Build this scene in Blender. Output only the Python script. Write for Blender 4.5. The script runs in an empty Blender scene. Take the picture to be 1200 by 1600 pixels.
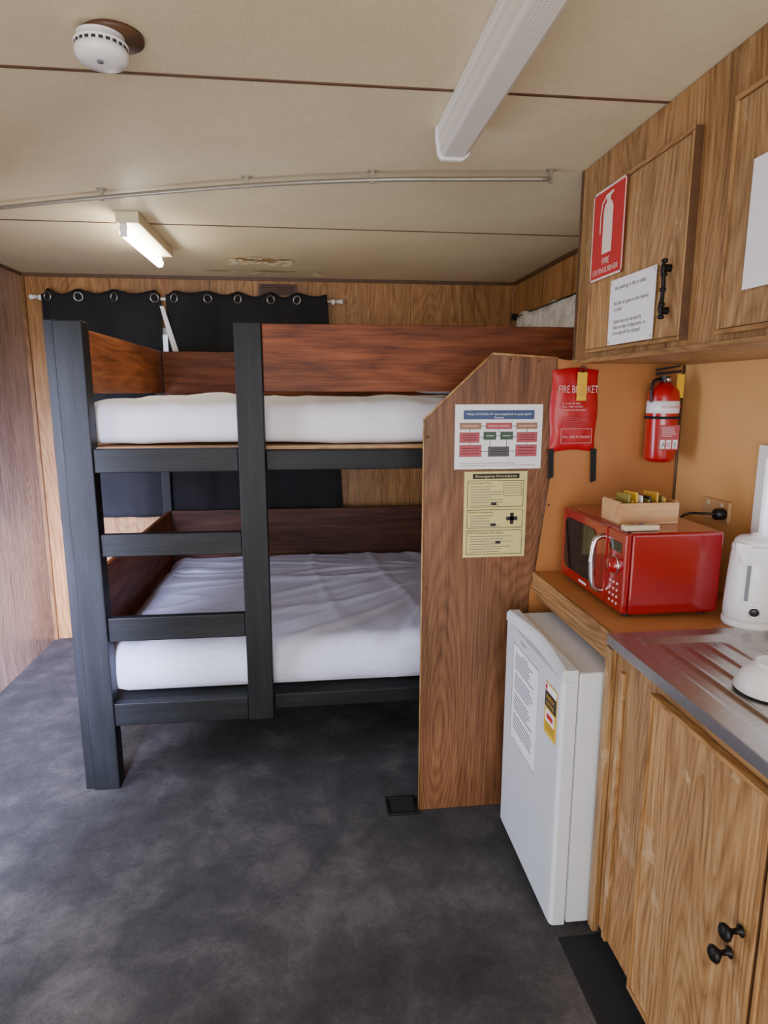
import bpy, math, random
from mathutils import Vector, Matrix, noise
random.seed(4)
S = bpy.context.scene
C = S.collection
W = {}

def lin(c):
    if isinstance(c, str):
        c = [int(c[i:i+2], 16) for i in (0, 2, 4)]
    o = []
    for v in c[:3]:
        v = v/255.0
        o.append(v/12.92 if v <= .04045 else ((v+.055)/1.055)**2.4)
    return (*o, 1)

# ---------------------------------------------------------------- materials
def base(name):
    m = bpy.data.materials.new(name); m.use_nodes = True
    nt = m.node_tree
    return m, nt, nt.nodes['Principled BSDF']
def N(nt, t, **k):
    n = nt.nodes.new(t)
    for a, b in k.items(): setattr(n, a, b)
    return n
def ramp(nt, stops, fac=None):
    r = N(nt, 'ShaderNodeValToRGB')
    e = r.color_ramp.elements
    while len(e) < len(stops): e.new(.5)
    for i, (p, c) in enumerate(stops):
        e[i].position = p; e[i].color = c if len(c) == 4 else (*c, 1)
    if fac is not None: nt.links.new(fac, r.inputs[0])
    return r
def math_(nt, op, a, b=None):
    n = N(nt, 'ShaderNodeMath', operation=op)
    for i, v in enumerate((a, b)):
        if v is None: continue
        if isinstance(v, (int, float)): n.inputs[i].default_value = v
        else: nt.links.new(v, n.inputs[i])
    return n.outputs[0]
def mixc(nt, fac, a, b, mode='MIX'):
    n = N(nt, 'ShaderNodeMix', data_type='RGBA', blend_type=mode)
    for s, v in ((n.inputs[0], fac), (n.inputs[6], a), (n.inputs[7], b)):
        if isinstance(v, (int, float)): s.default_value = v
        elif isinstance(v, tuple): s.default_value = v
        else: nt.links.new(v, s)
    return n.outputs[2]
def coords(nt, scale=(1, 1, 1), rnd=True):
    tc = N(nt, 'ShaderNodeTexCoord')
    out = tc.outputs['Object']
    if rnd:
        oi = N(nt, 'ShaderNodeObjectInfo')
        ad = N(nt, 'ShaderNodeVectorMath', operation='ADD')
        mu = N(nt, 'ShaderNodeVectorMath', operation='SCALE')
        cb = N(nt, 'ShaderNodeCombineXYZ')
        for i in range(3): nt.links.new(oi.outputs['Random'], cb.inputs[i])
        nt.links.new(cb.outputs[0], mu.inputs[0]); mu.inputs['Scale'].default_value = 17
        nt.links.new(out, ad.inputs[0]); nt.links.new(mu.outputs[0], ad.inputs[1])
        out = ad.outputs[0]
    mp = N(nt, 'ShaderNodeMapping'); mp.inputs['Scale'].default_value = scale
    nt.links.new(out, mp.inputs[0])
    return mp.outputs[0]
def noise_(nt, vec, scale=1, detail=2, rough=.5, dist=0):
    n = N(nt, 'ShaderNodeTexNoise')
    n.inputs['Scale'].default_value = scale; n.inputs['Detail'].default_value = detail
    n.inputs['Roughness'].default_value = rough; n.inputs['Distortion'].default_value = dist
    nt.links.new(vec, n.inputs['Vector'])
    return n.outputs['Fac']
def bump(nt, bs, h, strength=.2, dist=.01):
    b = N(nt, 'ShaderNodeBump'); b.inputs['Strength'].default_value = strength
    b.inputs['Distance'].default_value = dist
    nt.links.new(h, b.inputs['Height']); nt.links.new(b.outputs[0], bs.inputs['Normal'])

def plain(name, col, rough=.5, metal=0, var=.08, bs=0, scale=30, emis=None, spec=None, coat=0):
    m, nt, p = base(name)
    c = lin(col)
    v = coords(nt)
    n = noise_(nt, v, scale, 4)
    d = tuple(x*(1-var) for x in c[:3])+(1,); l = tuple(min(1, x*(1+var)) for x in c[:3])+(1,)
    r = ramp(nt, [(.3, d), (.7, l)], n)
    nt.links.new(r.outputs[0], p.inputs['Base Color'])
    p.inputs['Roughness'].default_value = rough; p.inputs['Metallic'].default_value = metal
    if spec is not None: p.inputs['Specular IOR Level'].default_value = spec
    if coat: p.inputs['Coat Weight'].default_value = coat; p.inputs['Coat Roughness'].default_value = .08
    if bs: bump(nt, p, n, bs, .005)
    if emis:
        p.inputs['Emission Color'].default_value = lin(emis[0]); p.inputs['Emission Strength'].default_value = emis[1]
    return m

def wood(name, dark, mid, light, axis=2, ring=54, rough=.45, across=2.6, along=.45, groove=None, wr=.26, wf=.9, b=.15, blotch=.28, scuff=0, spec=.4):
    m, nt, p = base(name)
    sc = [across]*3; sc[axis] = along
    n1 = noise_(nt, coords(nt, tuple(sc)), 1, 2, .5, .1)
    rg = math_(nt, 'MULTIPLY', math_(nt, 'PINGPONG', math_(nt, 'MULTIPLY', n1, ring), .5), 2)
    rg = math_(nt, 'POWER', rg, .6)
    sc2 = [170]*3; sc2[axis] = 9
    n2 = noise_(nt, coords(nt, tuple(sc2)), 1, 4, .65)
    sc4 = [40]*3; sc4[axis] = 2.4
    n4 = noise_(nt, coords(nt, tuple(sc4)), 1, 3, .6)
    sc3 = [3]*3; sc3[axis] = 1.0
    n3 = noise_(nt, coords(nt, tuple(sc3)), 1.3, 4)
    f = math_(nt, 'ADD', math_(nt, 'MULTIPLY', rg, wr*.6), math_(nt, 'ADD', math_(nt, 'MULTIPLY', n2, wf*.55), math_(nt, 'MULTIPLY', n4, wf*.55)))
    c0 = wr*.3+wf*.55
    r = ramp(nt, [(c0-.20, lin(dark)), (c0, lin(mid)), (c0+.19, lin(light))], f)
    lo, hi = 1-blotch, 1+blotch*.5
    r3 = ramp(nt, [(.32, (lo, lo, lo)), (.68, (hi, hi, hi))], n3)
    col = mixc(nt, 1.0, r.outputs[0], r3.outputs[0], 'MULTIPLY')
    if scuff:
        s1 = noise_(nt, coords(nt, (9, 9, 5)), 1, 6, .7, .5)
        sr = ramp(nt, [(.58, (0, 0, 0)), (.66, (1, 1, 1))], s1)
        col = mixc(nt, math_(nt, 'MULTIPLY', sr.outputs[0], scuff), col, lin((206, 180, 140)))
        s2 = noise_(nt, coords(nt, (14, 14, 4)), 1, 5, .7, .5)
        sr2 = ramp(nt, [(.60, (0, 0, 0)), (.70, (1, 1, 1))], s2)
        col = mixc(nt, math_(nt, 'MULTIPLY', sr2.outputs[0], .35), col, lin((92, 62, 36)))
    if groove:
        ax, sp, wd = groove
        tc = N(nt, 'ShaderNodeTexCoord'); sx = N(nt, 'ShaderNodeSeparateXYZ')
        nt.links.new(tc.outputs['Object'], sx.inputs[0])
        md = math_(nt, 'PINGPONG', sx.outputs[ax], sp/2)
        lt = math_(nt, 'LESS_THAN', md, wd)
        col = mixc(nt, math_(nt, 'MULTIPLY', lt, .7), col, lin((45, 28, 15)))
    nt.links.new(col, p.inputs['Base Color'])
    p.inputs['Roughness'].default_value = rough
    p.inputs['Specular IOR Level'].default_value = spec
    bump(nt, p, f, b, .003)
    return m

def M_carpet():
    m, nt, p = base('carpet')
    v = coords(nt, rnd=False)
    a = noise_(nt, v, 1.7, 5, .55, .3)
    b = noise_(nt, v, 8, 6, .65, .4)
    f = noise_(nt, v, 330, 2, .6)
    g = noise_(nt, v, 70, 4, .75)
    mix = math_(nt, 'ADD', math_(nt, 'MULTIPLY', a, .6), math_(nt, 'MULTIPLY', b, .4))
    r = ramp(nt, [(.36, lin((50, 49, 50))), (.50, lin((68, 66, 67))), (.60, lin((88, 85, 84))), (.7, lin((108, 104, 102)))], mix)
    r2 = ramp(nt, [(.3, (.7, .7, .7)), (.7, (1.26, 1.25, 1.24))], f)
    r3 = ramp(nt, [(.3, (.82, .82, .82)), (.7, (1.16, 1.15, 1.14))], g)
    c = mixc(nt, 1.0, mixc(nt, 1.0, r.outputs[0], r2.outputs[0], 'MULTIPLY'), r3.outputs[0], 'MULTIPLY')
    nt.links.new(c, p.inputs['Base Color'])
    p.inputs['Roughness'].default_value = .9; p.inputs['Specular IOR Level'].default_value = .15
    bump(nt, p, f, .4, .005)
    return m
def M_ceiling():
    m, nt, p = base('ceiling_vinyl')
    v = coords(nt, rnd=False)
    a = noise_(nt, v, 1.5, 4, .6)
    wx = noise_(nt, coords(nt, (260, 18, 1), False), 1, 2)
    wy = noise_(nt, coords(nt, (18, 260, 1), False), 1, 2)
    w = math_(nt, 'ADD', math_(nt, 'MULTIPLY', wx, .5), math_(nt, 'MULTIPLY', wy, .5))
    r = ramp(nt, [(.3, lin((206, 190, 154))), (.7, lin((222, 208, 174)))], a)
    r2 = ramp(nt, [(.35, (.90, .895, .885)), (.65, (1.04, 1.04, 1.035))], w)
    col = mixc(nt, 1.0, r.outputs[0], r2.outputs[0], 'MULTIPLY')
    nt.links.new(col, p.inputs['Base Color'])
    p.inputs['Roughness'].default_value = .5
    bump(nt, p, w, .08, .002)
    return m
def M_waffle():
    m, nt, p = base('waffle_cotton')
    tc = N(nt, 'ShaderNodeTexCoord'); sx = N(nt, 'ShaderNodeSeparateXYZ')
    nt.links.new(tc.outputs['Object'], sx.inputs[0])
    a = math_(nt, 'PINGPONG', sx.outputs[0], .005)
    b = math_(nt, 'PINGPONG', math_(nt, 'ADD', sx.outputs[1], sx.outputs[2]), .005)
    h = math_(nt, 'MULTIPLY', math_(nt, 'ADD', a, b), 100)
    r = ramp(nt, [(.0, lin((210, 214, 236))), (1, lin((226, 230, 248)))], h)  # cool daylight tint worked into the white cotton
    nt.links.new(r.outputs[0], p.inputs['Base Color'])
    p.inputs['Roughness'].default_value = .9
    p.inputs['Specular IOR Level'].default_value = .15
    bump(nt, p, h, .10, .002)
    return m

OAK = ((96, 64, 34), (146, 106, 62), (174, 136, 88))
m_oak = wood('oak_laminate', *OAK, scuff=.2)
m_oak_y = wood('oak_laminate_edge', *OAK, axis=1)
m_oak2 = wood('oak_laminate_light', (108, 75, 42), (158, 119, 74), (186, 150, 104), scuff=.5)
m_part = wood('partition_laminate', (78, 47, 27), (114, 74, 46), (138, 98, 66))
m_wallb = wood('wall_panelling', (108, 70, 34), (154, 108, 60), (180, 136, 84), groove=(0, .42, .002))
m_wallr = wood('wall_panelling_side', (108, 70, 34), (154, 108, 60), (180, 136, 84), groove=(1, .3, .003))
m_walll = wood('wall_panelling_dark', (116, 88, 72), (150, 122, 104), (176, 148, 130), groove=(1, .6, .002), rough=.26, blotch=.35)
m_trim = wood('corner_trim_wood', (84, 54, 28), (126, 86, 48), (150, 110, 68))
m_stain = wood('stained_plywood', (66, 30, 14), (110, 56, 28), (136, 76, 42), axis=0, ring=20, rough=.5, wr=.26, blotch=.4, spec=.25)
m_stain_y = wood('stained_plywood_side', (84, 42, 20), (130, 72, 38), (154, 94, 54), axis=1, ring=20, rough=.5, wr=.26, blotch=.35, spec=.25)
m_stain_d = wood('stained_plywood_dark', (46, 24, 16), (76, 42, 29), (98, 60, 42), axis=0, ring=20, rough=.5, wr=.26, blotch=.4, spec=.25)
m_black = wood('black_painted_timber', (17, 17, 18), (24, 25, 26), (34, 35, 37), axis=2, ring=9, rough=.5, b=.2, spec=.25)
m_black_x = wood('black_painted_rail', (17, 17, 18), (24, 25, 26), (34, 35, 37), axis=0, ring=9, rough=.5, b=.2, spec=.25)
m_pine = wood('raw_pine', (140, 98, 56), (180, 136, 86), (200, 160, 110), axis=0)
m_box = wood('box_bamboo', (160, 112, 70), (190, 144, 98), (206, 166, 118), axis=0)
m_carpet = M_carpet(); m_ceil = M_ceiling(); m_waffle = M_waffle()
m_sheet = plain('white_sheet', (232, 231, 238), .85, var=.03, scale=6, spec=.15)
m_orange = plain('orange_laminate', (174, 114, 60), .5, var=.07, scale=8)
m_orange_l = plain('orange_laminate_lit', (206, 158, 98), .5, var=.05, scale=5)  # lighter copy of the orange laminate, brighter light put into its colour
m_curtain = plain('blockout_curtain', (35, 35, 37), .85, var=.2, scale=4, spec=.2)
m_white = plain('white_plastic', (230, 230, 228), .35, var=.03, scale=10)
m_whitep = plain('white_enamel', (206, 211, 215), .3, var=.03, scale=4)
m_cream = plain('aged_plastic', (200, 186, 152), .45, var=.05)
m_outlet = plain('tan_outlet_plastic', (186, 146, 100), .45, var=.05)
m_red = plain('red_enamel', (138, 4, 11), .2, var=.05, coat=.5)
m_redx = plain('red_cylinder_paint', (166, 9, 16), .25, var=.05, coat=.5)
m_redv = plain('red_vinyl', (172, 17, 26), .38, var=.08, bs=.3, scale=18)
m_chrome = plain('chrome', (210, 210, 214), .15, 1, var=.03)
m_dullring = plain('dull_nickel', (150, 150, 150), .3, 1, var=.1)
m_steel = plain('brushed_steel', (186, 183, 178), .36, 1, var=.08, scale=60)
m_alu = plain('painted_aluminium', (150, 144, 128), .4, .6, var=.08)
m_bk = plain('black_plastic', (18, 18, 20), .4, var=.1)
m_glass = plain('black_glass', (14, 16, 16), .08, var=.1)
m_iron = plain('black_iron', (24, 22, 22), .45, .6, var=.2, bs=.3)
m_rub = plain('black_rubber', (16, 16, 18), .8, var=.2)
m_dkbrown = plain('dark_brown_strip', (84, 56, 34), .5, var=.2)
m_paper = plain('paper', (232, 232, 236), .7, var=.02)
m_pinkp = plain('print_pale_pink', (220, 176, 176), .6, var=.03)
m_cpaper = plain('cream_paper', (214, 202, 134), .7, var=.03)
m_ink = plain('ink_black', (34, 34, 38), .7, var=.05)
m_grey = plain('ink_grey', (104, 104, 114), .7, var=.05)
m_dgrey = plain('ink_dark_grey', (86, 86, 92), .7, var=.05)
m_pred = plain('print_red', (184, 30, 34), .6, var=.06)
m_pred2 = plain('print_dusty_red', (176, 78, 86), .6, var=.05)
m_pblue = plain('print_blue', (58, 78, 120), .6, var=.05)
m_pgreen = plain('print_green', (58, 84, 64), .6, var=.05)
m_pbrown = plain('print_brown', (156, 112, 84), .6, var=.05)
m_yel = plain('yellow_tag', (218, 174, 36), .5, var=.05)
m_olive = plain('olive_sachet', (128, 116, 48), .4, var=.1)
m_gold = plain('gold_sachet', (206, 158, 50), .4, var=.1)
m_flake = plain('peeling_paint', (250, 238, 200), .8, var=.1)
m_flaked = plain('bared_ceiling_board', (168, 136, 84), .8, var=.2)
m_void = plain('dark_void', (10, 10, 10), .9)
m_gauge = plain('smoky_gauge', (120, 128, 134), .15, var=.05)
m_pane = plain('frosted_pane_glow', (235, 240, 250), .3, emis=((225, 235, 255), 1.0))  # pane emission stands in for the daylight outside
m_lace, nt, p = base('crinkled_plastic')
v = coords(nt); nn = noise_(nt, v, 14, 3, .6, 1.0)
r = ramp(nt, [(.30, lin((214, 210, 198))), (.6, lin((248, 246, 240)))], nn)
nt.links.new(r.outputs[0], p.inputs['Base Color']); p.inputs['Roughness'].default_value = .2
bump(nt, p, nn, .6, .02)
m_diff, nt, p = base('ribbed_diffuser')
tc = N(nt, 'ShaderNodeTexCoord'); sx = N(nt, 'ShaderNodeSeparateXYZ'); nt.links.new(tc.outputs['Object'], sx.inputs[0])
pp = math_(nt, 'MULTIPLY', math_(nt, 'PINGPONG', sx.outputs[0], .004), 250)
pq = math_(nt, 'MULTIPLY', math_(nt, 'PINGPONG', sx.outputs[1], .004), 250)
r = ramp(nt, [(0, lin((196, 190, 178))), (1, lin((232, 228, 220)))], math_(nt, 'MULTIPLY', math_(nt, 'ADD', pp, pq), .5))
nt.links.new(r.outputs[0], p.inputs['Base Color']); p.inputs['Roughness'].default_value = .3
m_tube = plain('lit_tube', (255, 255, 255), .3, emis=((255, 248, 232), 42))

# ---------------------------------------------------------------- mesh helpers
class MB:
    def __init__(s): s.v = []; s.f = []; s.m = []; s.mats = []; s.smooth = []
    def mi(s, mat):
        if mat not in s.mats: s.mats.append(mat)
        return s.mats.index(mat)
    def add(s, vs, fs, mat, smooth=False):
        o = len(s.v); s.v += [Vector(v) for v in vs]; i = s.mi(mat)
        for f in fs: s.f.append([o+k for k in f]); s.m.append(i); s.smooth.append(smooth)
        return s
    def box(s, x0, x1, y0, y1, z0, z1, mat):
        vs = [(x, y, z) for x in (x0, x1) for y in (y0, y1) for z in (z0, z1)]
        return s.add(vs, [(0, 1, 3, 2), (4, 6, 7, 5), (0, 4, 5, 1), (2, 3, 7, 6), (0, 2, 6, 4), (1, 5, 7, 3)], mat)
    def prism(s, poly, axis, a, b, mat):
        def mk(p, d):
            q = list(p); q.insert(axis, d); return tuple(q)
        n = len(poly)
        vs = [mk(p, a) for p in poly]+[mk(p, b) for p in poly]
        fs = [tuple(range(n)), tuple(range(2*n-1, n-1, -1))]+[(i, n+i, n+(i+1) % n, (i+1) % n) for i in range(n)]
        return s.add(vs, fs, mat)
    def lathe(s, prof, o, mat, seg=40, axis=(0, 0, 1), smooth=True):
        q = Vector((0, 0, 1)).rotation_difference(Vector(axis)); o = Vector(o)
        vs = []; n = len(prof)
        for j in range(seg):
            a = 2*math.pi*j/seg
            for r_, z in prof: vs.append(o+q@Vector((max(r_, 1e-5)*math.cos(a), max(r_, 1e-5)*math.sin(a), z)))
        fs = []
        for j in range(seg):
            k = (j+1) % seg
            for i in range(n-1): fs.append((j*n+i, k*n+i, k*n+i+1, j*n+i+1))
        return s.add(vs, fs, mat, smooth)
    def cyl(s, o, r, h, mat, seg=32, axis=(0, 0, 1), r2=None):
        r2 = r if r2 is None else r2
        return s.lathe([(0, 0), (r, 0), (r, .0001), (r2, h-.0001), (r2, h), (0, h)], o, mat, seg, axis)
    def torus(s, o, R, r, mat, axis=(0, 0, 1), seg=28, sg=10):
        q = Vector((0, 0, 1)).rotation_difference(Vector(axis)); o = Vector(o); vs = []; fs = []
        for i in range(seg):
            a = 2*math.pi*i/seg
            for j in range(sg):
                b = 2*math.pi*j/sg
                vs.append(o+q@Vector(((R+r*math.cos(b))*math.cos(a), (R+r*math.cos(b))*math.sin(a), r*math.sin(b))))
        for i in range(seg):
            for j in range(sg):
                fs.append((i*sg+j, ((i+1) % seg)*sg+j, ((i+1) % seg)*sg+(j+1) % sg, i*sg+(j+1) % sg))
        return s.add(vs, fs, mat, True)
    def tube(s, pts, r, mat, sg=12, sub=6):
        P = [Vector(p) for p in pts]
        if sub > 1 and len(P) > 2:
            Q = []
            for i in range(len(P)-1):
                p0 = P[max(i-1, 0)]; p1 = P[i]; p2 = P[i+1]; p3 = P[min(i+2, len(P)-1)]
                for k in range(sub):
                    t = k/sub
                    Q.append(.5*((2*p1)+(p2-p0)*t+(2*p0-5*p1+4*p2-p3)*t*t+(3*p1-p0-3*p2+p3)*t**3))
            Q.append(P[-1]); P = Q
        vs = []; fs = []; n = len(P); up = None
        for i, p_ in enumerate(P):
            t = (P[min(i+1, n-1)]-P[max(i-1, 0)]).normalized()
            if up is None: up = Vector((0, 0, 1)) if abs(t.z) < .9 else Vector((1, 0, 0))
            a = t.cross(up).normalized(); up = a.cross(t).normalized()
            rr = r[i*len(r)//n] if isinstance(r, (list, tuple)) else r
            for j in range(sg):
                b = 2*math.pi*j/sg
                vs.append(p_+a*rr*math.cos(b)+up*rr*math.sin(b))
        for i in range(n-1):
            for j in range(sg):
                fs.append((i*sg+j, i*sg+(j+1) % sg, (i+1)*sg+(j+1) % sg, (i+1)*sg+j))
        fs.append(tuple(range(sg-1, -1, -1))); fs.append(tuple((n-1)*sg+j for j in range(sg)))
        return s.add(vs, fs, mat, True)
    def build(s, name, parent=None, label=None, category=None, group=None, kind=None, bevel=0, bseg=2, solid=0, sub=0):
        xs = [v.x for v in s.v]; ys = [v.y for v in s.v]; zs = [v.z for v in s.v]
        o = Vector(((min(xs)+max(xs))/2, (min(ys)+max(ys))/2, min(zs)))
        me = bpy.data.meshes.new(name)
        me.from_pydata([v-o for v in s.v], [], s.f)
        for m in s.mats: me.materials.append(m)
        for i, p_ in enumerate(me.polygons): p_.material_index = s.m[i]; p_.use_smooth = s.smooth[i]
        import bmesh
        bm = bmesh.new(); bm.from_mesh(me)
        if kind != 'print':
            bmesh.ops.recalc_face_normals(bm, faces=bm.faces)
        bm.to_mesh(me); bm.free(); me.update()
        ob = bpy.data.objects.new(name, me); C.objects.link(ob)
        ob.location = o; W[ob.name] = o
        if bevel:
            b = ob.modifiers.new('b', 'BEVEL'); b.width = bevel; b.segments = bseg; b.limit_method = 'ANGLE'; b.angle_limit = .6
        if solid:
            b = ob.modifiers.new('s', 'SOLIDIFY'); b.thickness = solid
        if sub:
            b = ob.modifiers.new('u', 'SUBSURF'); b.levels = sub; b.render_levels = sub
        meta(ob, parent, label, category, group, kind if kind != 'print' else None)
        return ob
def meta(ob, parent, label, category, group, kind):
    if parent is not None:
        ob.parent = parent; ob.matrix_parent_inverse = Matrix.Translation(-W[parent.name])
    if label: ob['label'] = label
    if category: ob['category'] = category
    if group: ob['group'] = group
    if kind: ob['kind'] = kind
def empty(name, loc, label, category, group=None):
    e = bpy.data.objects.new(name, None); C.objects.link(e); e.location = loc; e.empty_display_size = .1
    W[e.name] = Vector(loc); meta(e, None, label, category, group, None); return e
def B(name, x0, x1, y0, y1, z0, z1, mat, **k):
    return MB().box(x0, x1, y0, y1, z0, z1, mat).build(name, **k)

_tc = {}
def textgeo(s):
    if s in _tc: return _tc[s]
    cu = bpy.data.curves.new('t', 'FONT'); cu.body = s; cu.size = 1; cu.resolution_u = 3
    ob = bpy.data.objects.new('t', cu); C.objects.link(ob)
    dg = bpy.context.evaluated_depsgraph_get()
    me = bpy.data.meshes.new_from_object(ob.evaluated_get(dg))
    vs = [(v.co.x, v.co.y) for v in me.vertices]; fs = [tuple(p.vertices) for p in me.polygons]
    bpy.data.objects.remove(ob); bpy.data.curves.remove(cu); bpy.data.meshes.remove(me)
    _tc[s] = (vs, fs); return vs, fs
class Print:
    def __init__(s, o, R, U=(0, 0, 1)):
        s.o = Vector(o); s.R = Vector(R); s.U = Vector(U); s.n = s.R.cross(s.U); s.mb = MB()
    def P(s, x, y, l): return s.o+s.R*x+s.U*y+s.n*(.0006*l)
    def rect(s, x, y, w, h, mat, l=1):
        s.mb.add([s.P(x, y, l), s.P(x+w, y, l), s.P(x+w, y+h, l), s.P(x, y+h, l)], [(0, 1, 2, 3)], mat); return s
    def poly(s, pts, mat, l=1):
        s.mb.add([s.P(x, y, l) for x, y in pts], [tuple(range(len(pts)))], mat); return s
    def text(s, t, x, y, size, mat, l=2, fit=None, align='L', sx=1):
        vs, fs = textgeo(t)
        if not vs: return s
        x0 = min(v[0] for v in vs); x1 = max(v[0] for v in vs)
        k = size
        kx = k*sx
        if fit: kx = fit/(x1-x0)
        off = -x0*kx if align == 'L' else -(x0+x1)/2*kx
        s.mb.add([s.P(x+off+v[0]*kx, y+v[1]*k, l) for v in vs], fs, mat); return s
    def done(s, parent, name='printed_text'):
        return s.mb.build(name, parent=parent, kind='print')

def softbox(x0, x1, y0, y1, z0, z1, r, res, mat, disp, openb=False):
    mb = MB(); nx = max(2, int((x1-x0)/res)); ny = max(2, int((y1-y0)/res)); nz = max(3, int((z1-z0)/res))
    idx = {}; vs = []; fs = []
    def V(i, j, k):
        key = (i, j, k)
        if key in idx: return idx[key]
        p = Vector((x0+(x1-x0)*i/nx, y0+(y1-y0)*j/ny, z0+(z1-z0)*k/nz))
        q = Vector((min(max(p.x, x0+r), x1-r), min(max(p.y, y0+r), y1-r), min(max(p.z, z0+r), z1-r)))
        d = p-q
        if d.length > 1e-6:
            d.normalize(); p = q+d*r
        else: d = Vector((0, 0, 1))
        p = p+disp(p, d)
        idx[key] = len(vs); vs.append(p); return idx[key]
    for i in range(nx):
        for j in range(ny):
            fs.append((V(i, j, nz), V(i+1, j, nz), V(i+1, j+1, nz), V(i, j+1, nz)))
            if not openb: fs.append((V(i, j, 0), V(i, j+1, 0), V(i+1, j+1, 0), V(i+1, j, 0)))
    for k in range(nz):
        for i in range(nx):
            fs.append((V(i, 0, k), V(i+1, 0, k), V(i+1, 0, k+1), V(i, 0, k+1)))
            fs.append((V(i, ny, k), V(i, ny, k+1), V(i+1, ny, k+1), V(i+1, ny, k)))
        for j in range(ny):
            fs.append((V(0, j, k), V(0, j, k+1), V(0, j+1, k+1), V(0, j+1, k)))
            fs.append((V(nx, j, k), V(nx, j+1, k), V(nx, j+1, k+1), V(nx, j, k+1)))
    mb.add(vs, fs, mat, True); return mb

# ---------------------------------------------------------------- room shell
XL, XR, YB, YF, ZC = -1.70, 1.35, 4.25, -1.6, 2.31
st = dict(kind='structure')
B('floor', XL-.1, XR+.1, YF-.1, YB+.1, -.1, 0, m_carpet, **st)
B('ceiling', XL-.1, XR+.1, YF-.1, YB+.1, ZC, ZC+.1, m_ceil, **st)
mb = MB()
wx0, wx1, wz0, wz1 = -1.42, .02, 1.0, 2.0
mb.box(XL-.1, wx0, YB, YB+.1, 0, ZC, m_wallb).box(wx1, XR+.1, YB, YB+.1, 0, ZC, m_wallb)
mb.box(wx0, wx1, YB, YB+.1, 0, wz0, m_wallb).box(wx0, wx1, YB, YB+.1, wz1, ZC, m_wallb)
mb.build('wall_back', **st)
mb = MB()
DY0, DY1 = 1.35, 2.25
mb.box(XL-.1, XL, YF, DY0, 0, ZC, m_walll).box(XL-.1, XL, DY1, YB, 0, ZC, m_walll).box(XL-.1, XL, DY0, DY1, 2.02, ZC, m_walll)
mb.build('wall_left', **st)
B('wall_right', XR, XR+.1, YF, YB, 0, ZC, m_wallr, **st)
mb = MB()
mb.box(XL-.1, -1.6, YF-.1, YF, 0, ZC, m_wallb).box(.9, XR+.1, YF-.1, YF, 0, ZC, m_wallb)
mb.box(-1.6, .9, YF-.1, YF, 0, .5, m_wallb).box(-1.6, .9, YF-.1, YF, 2.1, ZC, m_wallb)
mb.build('wall_front', **st)
# window behind curtains
mb = MB()
mb.box(wx0, wx1, YB+.0, YB+.05, wz0, wz0+.04, m_whitep).box(wx0, wx1, YB, YB+.05, wz1-.04, wz1, m_whitep)
mb.box(wx0, wx0+.04, YB, YB+.05, wz0, wz1, m_whitep).box(wx1-.04, wx1, YB, YB+.05, wz0, wz1, m_whitep)
mb.box(-.72, -.68, YB, YB+.05, wz0, wz1, m_whitep)
mb.box(wx0+.04, wx1-.04, YB+.03, YB+.035, wz0+.04, wz1-.04, m_pane)
mb.build('window_1', **st)
# ceiling joints and corner trims
B('trim_1', XL, XR, 1.647, 1.655, ZC-.003, ZC, m_dkbrown, **st)
B('trim_2', XL, XR, 2.99, 2.996, ZC-.003, ZC, m_dkbrown, **st)
B('trim_3', XL, XR, YB-.012, YB, ZC-.02, ZC, m_dkbrown, **st)
B('trim_4', XL, XL+.012, YF, YB-.012, ZC-.015, ZC, m_dkbrown, **st)
B('trim_5', XR-.012, XR, 2.3, YB-.012, ZC-.02, ZC, m_dkbrown, **st)
B('trim_6', .305, .325, YB-.006, YB, 0, ZC-.02, m_oak, **st)
B('trim_7', XR-.02, XR, YB-.02, YB, 0, ZC-.02, m_oak, **st)
B('trim_8', XL, XL+.022, YB-.022, YB, 0, ZC-.02, m_trim, **st)
# orange wall cladding behind the bench
B('trim_9', XR-.006, XR, -.6, 2.215, .95, 1.70, m_orange_l, **st)
# small window on the bench wall, only its frame edge comes into view
mb = MB()
ya, yb, za, zb_ = .75, 1.760, 1.10, 1.45
xa_, xb_ = XR-.026, XR-.0065
mb.box(xa_, xb_, ya, yb, za, za+.035, m_white).box(xa_, xb_, ya, yb, zb_-.035, zb_, m_white)
mb.box(xa_, xb_, ya, ya+.035, za+.035, zb_-.035, m_white).box(xa_, xb_, yb-.035, yb, za+.035, zb_-.035, m_white)
mb.box(XR-.014, XR-.0065, ya+.035, yb-.035, za+.035, zb_-.035, m_pane)
mb.build('window_2', **st)

# peeling paint
mb = MB()
def blob(cx, cy, sx_, sy_, z, mat, n=9):
    vs = []
    for i in range(n):
        a = 2*math.pi*i/n; q = random.uniform(.45, 1)
        vs.append((cx+sx_*math.cos(a)*q, cy+sy_*math.sin(a)*q, z-random.uniform(0, .003)))
    mb.add(vs, [tuple(range(n))], mat)
for cx, cy, sx_, sy_ in ((-.33, 3.69, .07, .045), (-.20, 3.70, .07, .05), (-.12, 3.68, .04, .03), (-.2, 4.02, .16, .02), (-.5, 4.04, .10, .02)):
    blob(cx, cy, sx_, sy_, ZC-.001, m_flaked, 13)
for k in range(44):
    if k < 30: cx, cy = random.uniform(-.42, -.08), random.uniform(3.62, 3.78)
    else: cx, cy = random.uniform(-.65, .15), random.uniform(3.98, 4.08)
    s_ = random.uniform(.010, .028)
    blob(cx, cy, s_*1.3, s_*.9, ZC-.006-random.uniform(0, .014), m_flake, random.randint(5, 7))
mb.build('peeling_paint_flakes', label='curled yellowed paint flakes peeling off the ceiling', category='paint flakes', kind='stuff')

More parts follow.
